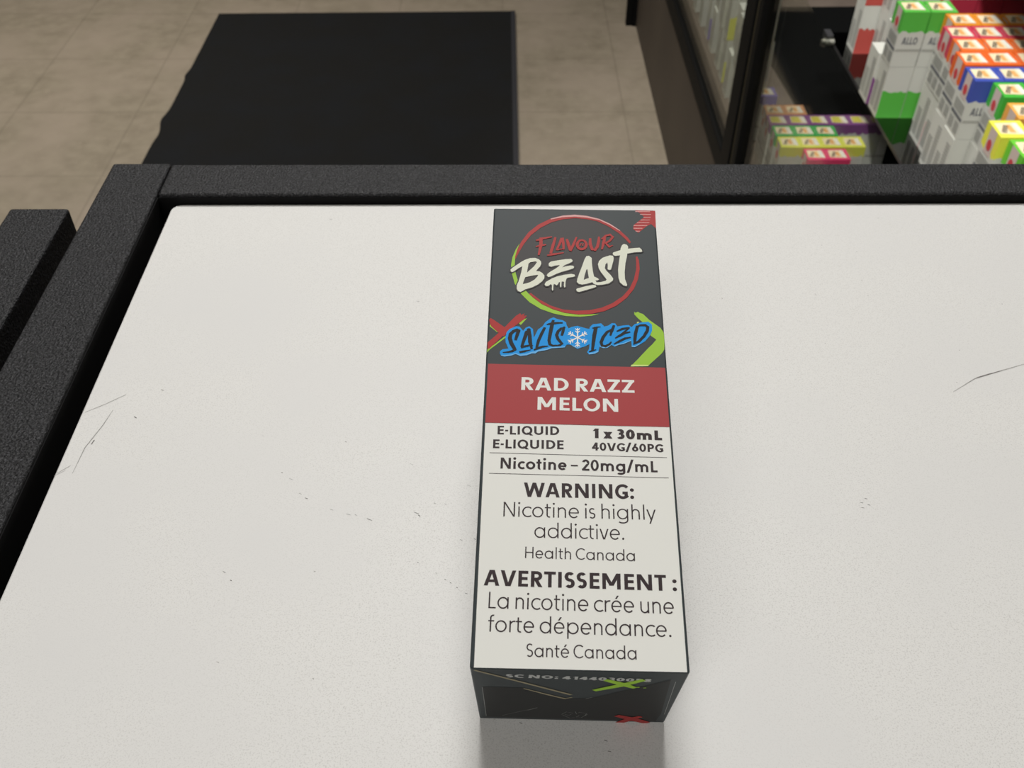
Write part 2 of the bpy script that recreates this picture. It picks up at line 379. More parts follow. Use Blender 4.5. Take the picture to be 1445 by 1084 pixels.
# ------------------------------------------------------------------ print on the carton (mm on its face), marks on the counter (m)
DECAL = {'beast':[[[(4.083,83.053),(4.479,83.586),(6.288,85.205),(6.997,85.75),(8.121,86.25),(9.149,86.321),(9.977,85.935),(10.394,85.356),(10.44,84.747),(10.201,84.029),(9.597,83.149),(9.397,82.752),(10.112,82.712),(10.727,82.252),(11.139,81.607),(11.104,80.827),(10.644,80.042),(9.843,79.255),(8.641,78.463),(7.239,77.927),(6.743,77.535),(6.246,77.22),(5.738,77.466),(5.464,78.023),(5.464,78.92),(5.788,79.827),(6.064,81.127),(6.341,82.568),(6.516,84.017),(5.709,83.476),(4.809,82.62),(4.406,82.403),(4.136,82.608)],[(7.775,84.701),(8.138,85.105),(9.366,85.392),(9.514,85.075),(8.973,84.06),(7.968,82.858),(7.507,82.326)],[(7.183,81.095),(8.193,81.425),(9.41,81.707),(9.857,81.767),(9.718,81.4),(9.119,80.532),(8.218,79.818),(7.414,79.469),(6.71,79.276),(6.838,79.975)]],[[(12.038,84.907),(12.447,85.392),(13.883,85.736),(15.528,86.084),(16.659,86.184),(17.005,85.79),(16.92,85.39),(16.343,85.035),(15.316,84.435),(14.802,83.845),(15.519,84.121),(16.543,84.403),(17.054,84.333),(17.316,83.995),(17.15,83.623),(16.331,83.267),(14.697,82.635),(13.476,82.039),(12.461,81.37),(11.954,81.231),(11.606,81.615),(11.746,82.061),(12.456,82.753),(13.27,83.345),(14.19,84.204),(14.292,84.47),(13.474,84.35),(12.554,83.991),(12.083,84.114),(11.979,84.509)]],[[(11.215,79.408),(11.454,79.927),(12.665,80.854),(13.882,81.473),(15.509,81.944),(16.73,82.148),(17.338,81.976),(17.496,81.536),(16.926,81.318),(15.91,81.093),(15.665,80.777),(15.5,79.999),(15.453,78.661),(15.251,78.504),(15.152,78.963),(15.196,79.993),(14.995,80.119),(14.691,80.036),(14.627,78.698),(14.445,78.541),(14.345,78.949),(14.387,79.979),(14.084,79.845),(13.983,79.456),(13.68,79.066),(13.478,79.242),(13.114,79.441),(12.994,79.053),(12.956,77.901),(12.796,77.694),(12.674,78.023),(12.711,79.048),(12.468,79.378),(11.965,78.907),(11.461,78.847),(11.217,79.15)]],[[(17.825,80.04),(17.935,80.817),(18.359,82.386),(18.954,84.234),(19.536,86.233),(19.897,86.961),(20.435,87.077),(21.0,86.526),(21.013,85.063),(21.176,82.958),(21.391,81.527),(22.092,81.15),(22.428,80.767),(21.977,80.5),(21.675,80.573),(21.922,79.854),(21.71,79.388),(21.251,79.637),(20.997,80.044),(19.939,79.613),(18.927,79.364),(18.223,79.532)],[(19.247,80.582),(19.47,81.883),(19.838,83.328),(20.044,83.463),(20.185,82.157),(20.329,81.119),(19.799,80.902)]],[[(17.662,77.984),(17.806,78.293),(19.525,78.913),(21.144,79.326),(21.706,79.208),(21.778,78.824),(21.128,78.506),(19.509,77.89),(18.298,77.435),(17.858,77.529)]],[[(25.609,86.739),(25.542,85.938),(25.235,84.607),(24.934,83.417),(24.585,83.332),(24.245,83.537),(24.315,84.591),(24.235,85.384),(23.808,84.715),(23.681,83.79),(23.969,83.138),(24.85,81.978),(25.329,81.077),(25.21,80.48),(24.381,79.769),(23.162,79.413),(22.05,79.291),(21.651,79.464),(21.864,79.982),(22.775,80.076),(23.795,80.455),(23.966,80.794),(23.619,81.436),(22.839,82.726),(22.416,83.767),(22.277,84.82),(22.544,85.753),(23.241,86.564),(23.97,86.924),(24.802,87.26),(25.417,87.19)]],[[(27.133,89.184),(27.477,90.14),(27.905,90.501),(28.517,90.239),(28.765,89.7),(28.59,88.399),(28.393,87.054),(28.014,85.185),(27.761,82.812),(27.754,80.99),(28.159,79.45),(27.984,79.088),(27.388,79.308),(26.71,80.068),(26.447,81.226),(26.417,83.312),(26.623,85.16),(26.963,87.297)]],[[(25.432,87.673),(25.548,88.078),(26.489,88.498),(27.955,89.063),(30.034,89.369),(31.175,89.47),(31.566,88.99),(31.687,88.507),(31.431,88.314),(29.984,88.208),(28.319,87.776),(26.86,87.295),(26.033,87.147),(25.625,87.274)]]],'ring_red':[[[(4.929,86.532),(5.282,88.354),(6.165,90.817),(7.647,93.477),(9.749,95.711),(12.353,97.435),(14.978,98.34),(17.606,98.64),(20.228,98.331),(22.832,97.513),(25.169,96.126),(27.236,94.276),(28.807,92.281),(29.413,91.058),(29.093,90.654),(28.321,91.809),(26.859,93.583),(24.677,95.487),(22.342,96.87),(19.976,97.466),(17.597,97.649),(15.093,97.321),(12.595,96.391),(10.232,94.774),(8.249,92.709),(6.763,90.212),(5.758,87.906),(4.989,85.932)]],[[(30.216,86.968),(30.573,87.215),(30.868,86.08),(30.921,83.702),(30.458,81.054),(29.504,78.434),(27.947,76.123),(25.859,74.11),(23.364,72.667),(20.678,71.924),(18.008,71.736),(15.342,72.104),(12.89,72.98),(10.646,74.258),(8.83,75.923),(8.028,76.763),(8.362,77.055),(10.186,75.379),(12.44,73.868),(14.899,72.932),(17.573,72.646),(20.25,72.834),(22.716,73.493),(24.984,74.713),(27.061,76.448),(28.606,78.562),(29.616,81.039),(30.187,83.689),(30.279,85.771)]]],'ring_hi':[[[(12.353,97.435),(14.978,98.34),(17.606,98.64),(20.228,98.331),(22.832,97.513),(25.169,96.126),(27.236,94.276),(27.115,94.18),(25.042,95.809),(22.777,97.195),(20.172,97.819),(17.601,98.096),(14.976,97.861),(12.402,97.181)]]],'ring_green':[[[(5.823,90.349),(5.042,88.654),(4.395,86.523),(4.148,84.422),(4.392,82.059),(5.027,79.443),(6.331,76.875),(8.173,74.636),(10.433,72.991),(12.893,71.921),(15.56,71.276),(18.446,71.19),(20.669,71.452),(22.234,71.952),(20.231,71.777),(18.007,71.681),(15.342,72.049),(12.89,72.924),(10.646,74.202),(8.83,75.866),(7.797,77.045),(6.404,78.888),(5.817,79.747),(5.194,82.073),(4.916,84.138),(4.943,85.931),(5.282,88.354)]]],'disc':[[[(4.929,86.532),(5.282,88.354),(6.165,90.817),(7.647,93.477),(9.749,95.711),(12.353,97.435),(14.977,98.02),(17.602,98.224),(20.223,98.012),(22.824,97.195),(25.16,95.81),(27.225,93.963),(28.801,92.126),(29.856,89.383),(30.447,86.972),(30.646,83.697),(30.299,81.051),(29.279,78.43),(27.722,76.119),(25.869,74.391),(23.371,72.946),(20.683,72.201),(18.011,72.014),(15.343,72.383),(12.889,73.26),(10.643,74.54),(8.826,76.207),(7.209,78.326),(6.027,80.624),(5.16,83.549)]]],'corner':[[[(30.674,100.204),(35.044,100.115),(34.932,95.031),(33.935,96.273),(32.957,95.626),(31.098,93.717),(30.038,94.792),(30.18,95.894),(31.618,97.342),(32.61,98.217),(31.711,99.353)]]],'corner_lines':[[[(30.708,99.883),(33.886,99.903),(33.878,99.742),(30.7,99.69)]],[[(31.699,99.097),(34.036,99.103),(34.027,98.943),(31.69,98.905)]],[[(32.421,98.246),(33.919,98.239),(33.911,98.079),(32.412,98.054)]],[[(31.743,97.471),(33.761,97.473),(33.753,97.314),(31.734,97.28)]],[[(30.923,96.665),(33.601,96.678),(33.593,96.519),(30.915,96.475)]],[[(30.178,95.863),(33.088,95.88),(33.08,95.722),(30.17,95.674)]],[[(30.145,95.076),(32.033,95.077),(32.025,94.92),(30.137,94.888)]],[[(30.535,94.269),(31.476,94.253),(31.469,94.097),(30.526,94.081)]]],'x_red':[[[(0.071,62.907),(0.01,64.472),(2.645,67.471),(5.466,71.172),(6.344,71.842),(6.457,71.419),(7.237,71.793),(7.038,71.201),(7.666,71.277),(7.261,70.456),(3.947,67.335),(0.473,63.102)]],[[(0.105,70.098),(0.349,70.558),(1.128,70.019),(3.19,68.346),(4.329,67.597),(3.207,66.048),(2.013,66.98),(0.528,68.554),(0.296,69.195)]]],'x_green':[[[(-0.05,62.065),(0.071,62.907),(0.469,63.227),(3.463,66.116),(3.777,65.995),(0.485,62.791)]],[[(6.109,69.301),(7.261,70.456),(7.729,70.627),(6.508,68.922)]],[[(0.305,68.937),(0.521,68.747),(2.086,67.109),(1.829,67.04),(0.27,68.485)]]],'chevron':[[[(29.317,72.651),(29.568,72.394),(30.051,72.665),(30.455,72.345),(31.07,72.094),(32.299,70.588),(34.4,68.694),(34.93,67.587),(34.99,66.003),(34.84,63.495),(34.301,62.554),(31.481,59.586),(28.066,59.369),(29.53,61.077),(30.608,62.423),(31.692,63.747),(32.505,64.637),(33.388,65.816),(32.359,66.745),(31.462,69.443),(29.977,71.032),(29.289,71.997)]]],'chev_pale':[[[(28.013,59.307),(28.258,59.738),(31.539,59.739),(31.423,59.433)]],[[(29.671,69.991),(30.07,70.192),(30.133,69.87),(29.789,69.735)]]],'badge':[[[(2.523,61.874),(2.565,62.46),(3.034,62.909),(4.178,63.078),(3.591,64.544),(3.496,65.733),(3.702,67.086),(4.293,67.851),(5.502,68.555),(6.239,68.492),(6.995,67.448),(7.471,68.212),(8.2,68.604),(8.945,67.937),(9.156,65.838),(9.926,67.804),(10.897,68.729),(11.381,69.651),(12.361,70.586),(13.1,70.906),(13.717,70.534),(14.824,70.248),(15.56,69.727),(15.679,68.969),(16.042,68.218),(16.407,67.923),(16.138,64.259),(15.654,64.25),(15.288,63.579),(13.839,63.405),(12.631,63.309),(11.909,62.928),(9.983,62.452),(9.507,62.005),(8.785,61.991),(7.829,61.535),(6.51,61.365),(5.658,61.786),(4.705,61.404),(3.508,61.163),(2.78,61.368)]],[[(15.738,68.031),(16.649,68.593),(17.82,68.872),(18.725,68.567),(19.628,68.263),(20.662,68.122),(20.415,64.632),(19.43,63.987),(17.757,63.238),(16.613,64.091),(15.59,64.542)]],[[(20.265,68.598),(20.915,69.32),(22.579,69.587),(23.196,68.809),(23.966,69.06),(24.75,69.706),(25.385,69.639),(25.805,68.857),(26.768,69.111),(28.047,69.292),(28.597,68.751),(29.331,69.553),(30.624,69.972),(32.035,70.156),(32.699,69.457),(32.687,68.041),(32.108,66.627),(31.163,65.371),(30.12,64.581),(29.085,63.872),(28.461,63.937),(28.436,64.858),(28.396,65.396),(26.856,64.597),(25.842,64.348),(25.076,63.95),(24.46,64.322),(23.686,63.618),(22.806,63.525),(22.125,63.895),(21.844,62.592),(21.022,62.121),(20.019,61.95),(19.655,62.551),(20.044,63.321),(20.271,65.477),(20.187,67.811)]]],'badge_pale':[[[(2.78,61.368),(3.508,61.163),(4.705,61.404),(5.658,61.786),(6.51,61.365),(7.829,61.535),(8.785,61.991),(9.507,62.005),(9.983,62.452),(11.909,62.928),(12.631,63.309),(13.839,63.405),(15.288,63.579),(15.265,63.8),(13.839,63.7),(12.51,63.601),(11.786,63.249),(9.979,62.863),(9.501,62.517),(8.659,62.354),(7.822,61.944),(6.502,61.729),(5.652,62.049),(4.697,61.695),(3.499,61.483),(2.895,61.56)]],[[(20.019,61.95),(21.022,62.121),(21.844,62.592),(21.853,62.973),(21.03,62.501),(19.964,62.329)]],[[(22.125,63.895),(22.806,63.525),(23.686,63.618),(24.46,64.322),(24.404,64.552),(23.67,63.924),(22.814,63.831),(22.194,64.127)]],[[(28.411,64.242),(28.461,63.937),(29.085,63.872),(30.12,64.581),(30.068,64.811),(29.098,64.179)]],[[(25.076,63.95),(25.842,64.348),(26.856,64.597),(28.396,65.396),(28.38,65.628),(26.839,64.828),(25.825,64.578),(25.02,64.179)]],[[(16.5,64.192),(16.98,63.758),(17.821,63.362),(18.549,63.714),(18.551,63.861),(17.823,63.597),(17.043,64.025)]]]}
STROKES = {'flavour':[[(10.376,91.955,0.376),(10.313,89.711,0.349),(9.883,87.083,0.198)],[(9.299,91.113,0.2),(10.545,91.683,0.301),(12.673,92.214,0.15)],[(9.257,89.421,0.149),(10.25,89.764,0.249),(11.433,90.002,0.175)],[(13.405,92.089,0.251),(12.888,89.755,0.324),(12.398,87.529,0.297)],[(11.657,87.033,0.173),(13.059,87.379,0.272),(15.164,87.846,0.124)],[(14.762,91.837,0.326),(14.3,90.323,0.274),(13.636,88.548,0.199)],[(14.846,91.976,0.326),(15.09,90.337,0.274),(15.126,88.708,0.224)],[(13.636,88.602,0.174),(15.168,88.925,0.149)],[(15.804,91.662,0.25),(16.17,90.083,0.349),(16.573,88.463,0.298)],[(17.896,92.248,0.175),(17.315,90.375,0.299),(16.531,88.327,0.298)],[(18.824,91.365,0.25),(19.065,91.385,0.256),(19.301,91.324,0.262),(19.515,91.188,0.268),(19.695,90.984,0.274),(19.829,90.726,0.28),(19.908,90.431,0.285),(19.928,90.117,0.291),(19.887,89.805,0.297),(19.788,89.513,0.302),(19.637,89.261,0.308),(19.445,89.065,0.314),(19.223,88.936,0.32),(18.985,88.883,0.321),(18.747,88.909,0.317),(18.523,89.012,0.313),(18.327,89.186,0.309),(18.172,89.421,0.305),(18.067,89.7,0.302),(18.02,90.008,0.298),(18.034,90.323,0.294),(18.107,90.627,0.29),(18.236,90.9,0.287),(18.411,91.124,0.283),(18.623,91.285,0.279),(18.857,91.373,0.275)],[(18.553,89.715,0.124),(18.832,90.401,0.141),(19.177,89.862,0.133),(19.332,90.545,0.1)],[(20.771,91.939,0.25),(20.78,90.161,0.349),(21.169,88.866,0.323),(21.745,88.714,0.323),(22.283,89.643,0.323),(22.59,91.284,0.3),(22.658,92.438,0.175)],[(23.979,92.681,0.251),(23.616,90.755,0.324),(23.195,88.847,0.174)],[(23.162,91.705,0.15),(24.127,92.739,0.251),(25.075,93.031,0.276),(25.577,92.378,0.3),(24.962,91.324,0.25),(23.86,90.541,0.199)],[(24.031,90.707,0.249),(24.768,89.632,0.249),(25.548,90.079,0.124)]],'salts':[[(5.521,65.1,0.272),(5.775,66.224,0.341),(6.078,67.431,0.384),(5.767,67.652,0.343),(5.042,67.261,0.356),(4.51,66.575,0.383),(4.389,65.6,0.409),(4.687,64.416,0.408),(5.198,63.391,0.379),(5.452,62.881,0.352),(5.038,62.506,0.27),(4.201,62.227,0.203),(3.059,62.103,0.095)],[(6.768,63.494,0.271),(7.275,65.505,0.341),(7.735,67.085,0.424),(8.092,67.694,0.411),(8.334,66.271,0.375),(8.405,64.782,0.408),(8.77,63.017,0.203)],[(6.612,63.418,0.271),(7.55,63.701,0.23),(8.213,63.89,0.203),(9.024,63.876,0.095)],[(6.347,62.238,0.243),(7.331,62.476,0.23),(8.592,62.837,0.081)],[(11.329,68.358,0.247),(10.669,66.764,0.314),(10.076,65.11,0.313),(9.708,63.328,0.244)],[(9.159,62.804,0.149),(9.975,63.26,0.271),(10.938,63.675,0.23),(11.965,63.812,0.108)],[(13.003,70.215,0.276),(12.675,68.61,0.384),(12.352,66.645,0.355),(12.164,65.149,0.326),(12.326,64.262,0.298),(12.932,63.904,0.23),(13.718,63.993,0.163)],[(11.692,69.078,0.124),(12.489,69.29,0.275),(13.84,69.513,0.248),(14.884,69.562,0.151)],[(14.667,66.388,0.232),(14.938,67.444,0.301),(15.162,68.383,0.274),(14.573,68.116,0.288),(13.961,67.426,0.315),(13.656,66.519,0.327),(13.9,65.628,0.313),(14.384,64.893,0.312),(14.711,64.455,0.285),(14.323,64.078,0.23),(13.597,63.917,0.135)]],'iced':[[(21.512,68.621,0.371),(21.139,66.58,0.397),(20.887,64.717,0.353),(20.685,62.799,0.252)],[(20.793,68.293,0.157),(21.664,68.592,0.185),(22.455,68.701,0.086)],[(20.006,62.588,0.14),(20.661,62.844,0.182),(21.444,63.148,0.07)],[(25.139,69.129,0.243),(24.694,67.894,0.313),(24.3,66.56,0.184)],[(24.636,68.05,0.213),(23.666,67.406,0.284),(22.873,66.145,0.326),(22.439,64.9,0.324),(22.633,64.135,0.31),(23.32,63.994,0.295),(24.087,64.469,0.239),(24.483,65.092,0.141)],[(25.599,67.629,0.142),(26.736,68.245,0.27),(27.633,68.45,0.242),(28.246,68.556,0.171)],[(28.011,68.394,0.171),(27.221,67.628,0.185),(26.432,66.833,0.213)],[(25.241,65.957,0.127),(26.171,66.595,0.283),(27.206,67.237,0.241),(28.295,67.569,0.142)],[(24.968,64.516,0.127),(25.997,65.197,0.268),(27.156,65.915,0.254),(28.33,66.246,0.141)],[(29.819,69.088,0.314),(29.33,67.198,0.34),(29.143,65.797,0.325),(29.02,64.684,0.211)],[(29.487,68.767,0.185),(30.398,69.225,0.228),(31.354,69.274,0.285),(31.839,68.811,0.327),(31.69,67.866,0.327),(30.967,66.528,0.297),(29.9,65.27,0.282),(28.762,64.525,0.141)]],'flake':[[(17.814,66.001,0.129),(17.788,63.737,0.115)],[(17.801,64.866,0.103),(18.257,64.412,0.09)],[(17.801,64.866,0.103),(17.334,64.395,0.09)],[(17.794,64.301,0.103),(18.25,63.848,0.09)],[(17.794,64.301,0.103),(17.329,63.831,0.09)],[(17.814,66.001,0.129),(16.021,64.833,0.116)],[(16.916,65.416,0.103),(16.781,64.736,0.09)],[(16.916,65.416,0.103),(16.325,65.62,0.09)],[(16.468,65.124,0.103),(16.334,64.445,0.09)],[(16.468,65.124,0.103),(15.878,65.327,0.09)],[(17.814,66.001,0.129),(16.035,67.111,0.116)],[(16.926,66.555,0.103),(16.33,66.328,0.09)],[(16.926,66.555,0.103),(16.802,67.237,0.091)],[(16.481,66.833,0.103),(15.885,66.606,0.09)],[(16.481,66.833,0.103),(16.356,67.516,0.091)],[(17.814,66.001,0.129),(17.84,68.294,0.117)],[(17.827,67.144,0.103),(17.366,67.605,0.091)],[(17.827,67.144,0.103),(18.297,67.622,0.091)],[(17.833,67.718,0.104),(17.372,68.18,0.091)],[(17.833,67.718,0.104),(18.305,68.198,0.091)],[(17.814,66.001,0.129),(19.617,67.177,0.116)],[(18.714,66.588,0.103),(18.854,67.275,0.091)],[(18.714,66.588,0.103),(19.305,66.383,0.09)],[(19.165,66.882,0.103),(19.306,67.57,0.091)],[(19.165,66.882,0.103),(19.756,66.677,0.09)],[(17.814,66.001,0.129),(19.58,64.899,0.116)],[(18.698,65.449,0.103),(19.294,65.675,0.09)],[(18.698,65.449,0.103),(18.818,64.774,0.09)],[(19.14,65.174,0.103),(19.735,65.399,0.09)],[(19.14,65.174,0.103),(19.258,64.5,0.09)]],'scratch':[]}
TEXT = [('RAD RAZZ', [6.881, 53.483], [28.537, 53.221], 2.908, 0.2), ('MELON', [10.041, 49.076], [25.294, 48.907], 2.872, 0.2), ('E-LIQUID', [2.669, 43.613], [14.161, 43.702], 1.848, 0.2), ('E-LIQUIDE', [1.927, 40.672], [14.972, 40.715], 1.871, 0.2), ('1 x 30mL', [20.236, 43.185], [33.213, 42.946], 2.063, 0.27), ('40VG/60PG', [20.186, 40.574], [33.256, 40.428], 1.672, 0.21), ('Nicotine – 20mg/mL', [3.429, 36.461], [31.998, 36.244], 2.282, 0.19), ('WARNING:', [7.78, 30.861], [27.528, 30.824], 2.857, 0.2), ('Nicotine is highly', [4.244, 26.953], [31.198, 26.826], 2.841, 0.085), ('addictive.', [9.776, 23.025], [25.463, 22.933], 2.819, 0.085), ('Health Canada', [8.227, 19.197], [27.156, 18.994], 2.083, 0.1), ('AVERTISSEMENT :', [1.294, 14.089], [34.019, 13.754], 2.83, 0.2), ('La nicotine crée une', [2.247, 10.102], [33.263, 9.765], 2.885, 0.09), ('forte dépendance.', [2.304, 6.101], [32.573, 5.831], 2.808, 0.09), ('Santé Canada', [8.747, 2.057], [26.68, 1.977], 2.188, 0.1)]
END_TEXT = [('SC NO: 4144030058', [5.391, 28.107], [29.436, 27.1], 1.765, 0.18)]
END_STROKES = {'flap_edges':[[(0.31,31.75,0.265),(8.206,25.289,0.3),(16.653,18.279,0.338)],[(8.344,21.662,0.167),(12.721,17.944,0.283),(15.619,15.771,0.314),(16.86,16.726,0.198)]],'crease':[[(1.275,21.778,0.042),(1.352,2.37,0.046)],[(33.518,27.62,0.053),(34.224,6.606,0.044)],[(9.096,7.21,0.075),(10.857,9.086,0.074)],[(4.41,3.015,0.031),(9.095,7.441,0.03)],[(19.315,15.877,0.071),(20.383,17.029,0.042)]],'x_green':[[(20.399,21.358,0.552),(24.79,24.99,0.811),(28.225,28.422,0.583)],[(21.867,27.914,0.587),(25.017,25.493,0.809),(27.237,23.524,0.489)],[(27.47,23.937,0.19),(27.91,24.17,0.19)],[(28.591,23.636,0.163),(29.03,23.869,0.163)]],'x_red':[[(25.542,4.978,0.656),(28.494,2.859,1.053),(31.824,-0.013,0.76)],[(26.357,-0.538,0.704),(28.228,2.471,0.904),(30.119,4.691,0.506)]],'mark':[[(15.415,4.868,0.045),(16.247,6.703,0.045),(17.473,5.882,0.045)],[(17.866,7.083,0.045),(18.159,5.24,0.045),(18.627,6.688,0.045),(20.01,5.881,0.045),(19.789,4.444,0.045)],[(20.192,5.31,0.045),(19.12,2.824,0.045),(18.198,3.099,0.045),(18.742,4.346,0.045)],[(15.577,4.528,0.045),(17.022,2.265,0.046),(17.913,2.711,0.045)],[(16.01,5.041,0.045),(16.794,4.165,0.045),(17.205,5.152,0.045)]],'chip':[[(0.755,-1.737,0.626),(2.015,-1.118,0.873),(3.118,-0.27,0.466)]]}
PANEL_MARKS = [([(0.1153,0.1773),(0.1224,0.1821),(0.13,0.185),(0.1376,0.1877)],0.228,0),([(0.1232,0.1826),(0.1268,0.1839),(0.131,0.1853)],0.247,1),([(-0.1052,0.171),(-0.1008,0.174),(-0.0967,0.1773)],0.19,0),([(-0.0984,0.1719),(-0.0994,0.1665),(-0.1015,0.159),(-0.1019,0.1508)],0.19,0),([(-0.1056,0.1508),(-0.1031,0.1533)],0.228,0),([(-0.106,0.15),(-0.1039,0.1517)],0.19,0),([(-0.1003,0.1601),(-0.1,0.1615)],0.57,1),([(-0.0925,0.1694),(-0.0917,0.1689)],0.418,1),([(-0.0881,0.1791),(-0.0875,0.1788)],0.304,1),([(-0.0593,0.1628),(-0.0588,0.1625)],0.152,0),([(-0.0389,0.1607),(-0.0385,0.1605)],0.304,1),([(-0.0528,0.1509),(-0.0524,0.1507)],0.304,1),([(-0.0506,0.149),(-0.0497,0.1485)],0.213,0),([(-0.0477,0.1445),(-0.047,0.1442)],0.213,0),([(-0.0461,0.1431),(-0.0454,0.1428)],0.304,1),([(-0.0399,0.1398),(-0.0391,0.1394)],0.182,0),([(-0.036,0.1384),(-0.035,0.138)],0.228,0),([(-0.0341,0.1382),(-0.0336,0.1379)],0.228,0),([(-0.0312,0.137),(-0.03,0.1364)],0.243,1),([(-0.0207,0.1388),(-0.0195,0.1382)],0.243,1),([(-0.0197,0.1379),(-0.0192,0.1376)],0.334,1),([(-0.0163,0.1414),(-0.0159,0.1412)],0.243,1),([(-0.0139,0.1412),(-0.0134,0.141)],0.213,0),([(-0.0227,0.1535),(-0.0218,0.153)],0.152,0),([(-0.0089,0.1468),(-0.0079,0.1463)],0.198,0),([(-0.0607,0.1228),(-0.0601,0.1225)],0.243,1),([(-0.0587,0.1206),(-0.0584,0.1204)],0.304,1),([(-0.0412,0.1228),(-0.0408,0.1226)],0.152,0),([(-0.01,0.131),(-0.0095,0.1308)],0.243,1),([(-0.0191,0.125),(-0.0188,0.1249)],0.304,1),([(-0.013,0.1205),(-0.0126,0.1203)],0.304,1),([(-0.0118,0.1197),(-0.0115,0.1195)],0.304,1),([(-0.0104,0.1185),(-0.0101,0.1183)],0.304,1),([(-0.0085,0.117),(-0.008,0.1168)],0.243,1),([(-0.0575,0.1012),(-0.057,0.101)],0.152,0),([(-0.0379,0.0974),(-0.0376,0.0973)],0.304,1),([(-0.0069,0.1312),(-0.0065,0.131)],0.304,1),([(-0.015,0.1222),(-0.0147,0.122)],0.152,0),([(0.0966,0.2415),(0.0968,0.2413)],0.285,1),([(0.1065,0.2383),(0.1067,0.2381)],0.285,1),([(0.1042,0.224),(0.1044,0.2238)],0.285,1),([(0.062,0.2159),(0.0622,0.2156)],0.285,1),([(0.0693,0.1971),(0.0695,0.1969)],0.285,1),([(0.1411,0.213),(0.1413,0.2128)],0.285,1),([(0.0868,0.1964),(0.087,0.1962)],0.285,1),([(0.0956,0.2613),(0.0959,0.2611)],0.285,1),([(0.1223,0.1935),(0.1225,0.1933)],0.285,1),([(0.0891,0.2175),(0.0894,0.2172)],0.285,1),([(0.104,0.217),(0.1042,0.2168)],0.285,1),([(0.1173,0.1809),(0.1175,0.1807)],0.285,1),([(0.1179,0.256),(0.1181,0.2557)],0.285,1),([(0.0829,0.1423),(0.0835,0.1421)],0.247,1),([(0.0816,0.1411),(0.0822,0.1409)],0.247,1),([(0.0831,0.1405),(0.0837,0.1402)],0.247,1),([(0.0815,0.1396),(0.0821,0.1394)],0.247,1),([(0.0026,0.088),(0.0031,0.0878)],0.247,1),([(0.0184,0.0844),(0.019,0.0842)],0.247,1),([(0.0189,0.0823),(0.0195,0.0822)],0.247,1),([(-0.0249,0.2149),(-0.0241,0.2146)],0.247,1),([(-0.0549,0.256),(-0.054,0.2556)],0.247,1)]

# ------------------------------------------------------------------ materials
M_frame = mat('black_textured_coating', srgb(29, 29, 31), 0.5, 0.35, noise=[(1700, srgb(78, 78, 81), .48, .76)], bump=(1500, 1.0, .0006))
M_gap = mat('black_recess', srgb(12, 11, 12), 0.8, 0.2)
M_panel = mat('white_laminate', srgb(232, 231, 228), 0.55, 0.35, noise=[(3200, srgb(196, 194, 190), .50, .85), (25, srgb(227, 226, 224), .45, .75)], bump=(2600, .12, .0002))
M_scuff = mat('grey_scuff', srgb(150, 148, 145), 0.8, 0.2)
M_speck = mat('dark_speck', srgb(96, 90, 88), 0.8, 0.2)
M_body = mat('black_panel', srgb(26, 26, 27), 0.6, 0.3)
M_mat = mat('black_carpet', srgb(31, 31, 31), 0.95, 0.1, noise=[(900, srgb(17, 17, 17), .40, .70), (9, srgb(27, 28, 30), .4, .7)], bump=(700, .8, .002))
M_matedge = mat('black_rubber', srgb(40, 40, 44), 0.7, 0.3)
M_kick = mat('dark_brown_laminate', srgb(72, 64, 56), 0.55, 0.3, noise=[(6, srgb(64, 57, 50), .4, .7)])
M_deck = mat('brown_deck', srgb(112, 101, 92), 0.55, 0.3, noise=[(14, srgb(98, 88, 80), .4, .7)])
M_black = mat('satin_black', srgb(8, 8, 8), 0.6, 0.15)
M_felt = mat('black_liner', srgb(10, 11, 11), 0.9, 0.1)
M_olive = mat('olive_seal', srgb(72, 66, 48), 0.6, 0.3)
M_chrome = mat('chrome', srgb(190, 190, 180), 0.25, 0.5, metal=1.0)
M_bracket = mat('grey_bracket', srgb(60, 60, 62), 0.5, 0.4)
G_pane = glass_mat('clear_glass', (0.93, 0.94, 0.92, 1), 0.30)
G_shelf = glass_mat('smoked_glass', (0.10, 0.11, 0.11, 1), 2.0)

M_card = mat('charcoal_card', srgb(62, 68, 70), 0.5, 0.16)
M_card_edge = mat('raw_card_edge', srgb(150, 142, 118), 0.8, 0.2)
M_disc = mat('warm_charcoal_ink', srgb(66, 63, 63), 0.5, 0.16)
M_red = mat('red_ink', srgb(176, 48, 46), 0.5, 0.16)
M_pink = mat('pale_red_ink', srgb(226, 170, 168), 0.5, 0.16)
M_green = mat('lime_ink', srgb(160, 205, 62), 0.5, 0.16)
M_palegreen = mat('pale_lime_ink', srgb(214, 232, 140), 0.5, 0.16)
M_white = mat('white_ink', srgb(241, 241, 235), 0.5, 0.16)
M_cream = mat('off_white_ink', srgb(232, 234, 216), 0.5, 0.16)
M_blue = mat('sky_blue_ink', srgb(0, 152, 234), 0.5, 0.16)
M_paleblue = mat('pale_blue_ink', srgb(110, 184, 238), 0.5, 0.16)
M_ink = mat('black_ink', srgb(10, 10, 12), 0.5, 0.16)
M_text = mat('dark_text_ink', srgb(62, 52, 54), 0.5, 0.16)
M_band = mat('rose_red_ink', srgb(174, 68, 70), 0.5, 0.16)
M_grey = mat('grey_ink', srgb(150, 152, 150), 0.5, 0.4)
M_pale_print = mat('pale_print_ink', srgb(190, 192, 190), 0.5, 0.3)
M_endflap = mat('shaded_end_card', srgb(42, 43, 43), 0.5, 0.16)  # card colour darkened so the end carries its shade
M_floor = bpy.data.materials.new('mottled_vinyl_tile')

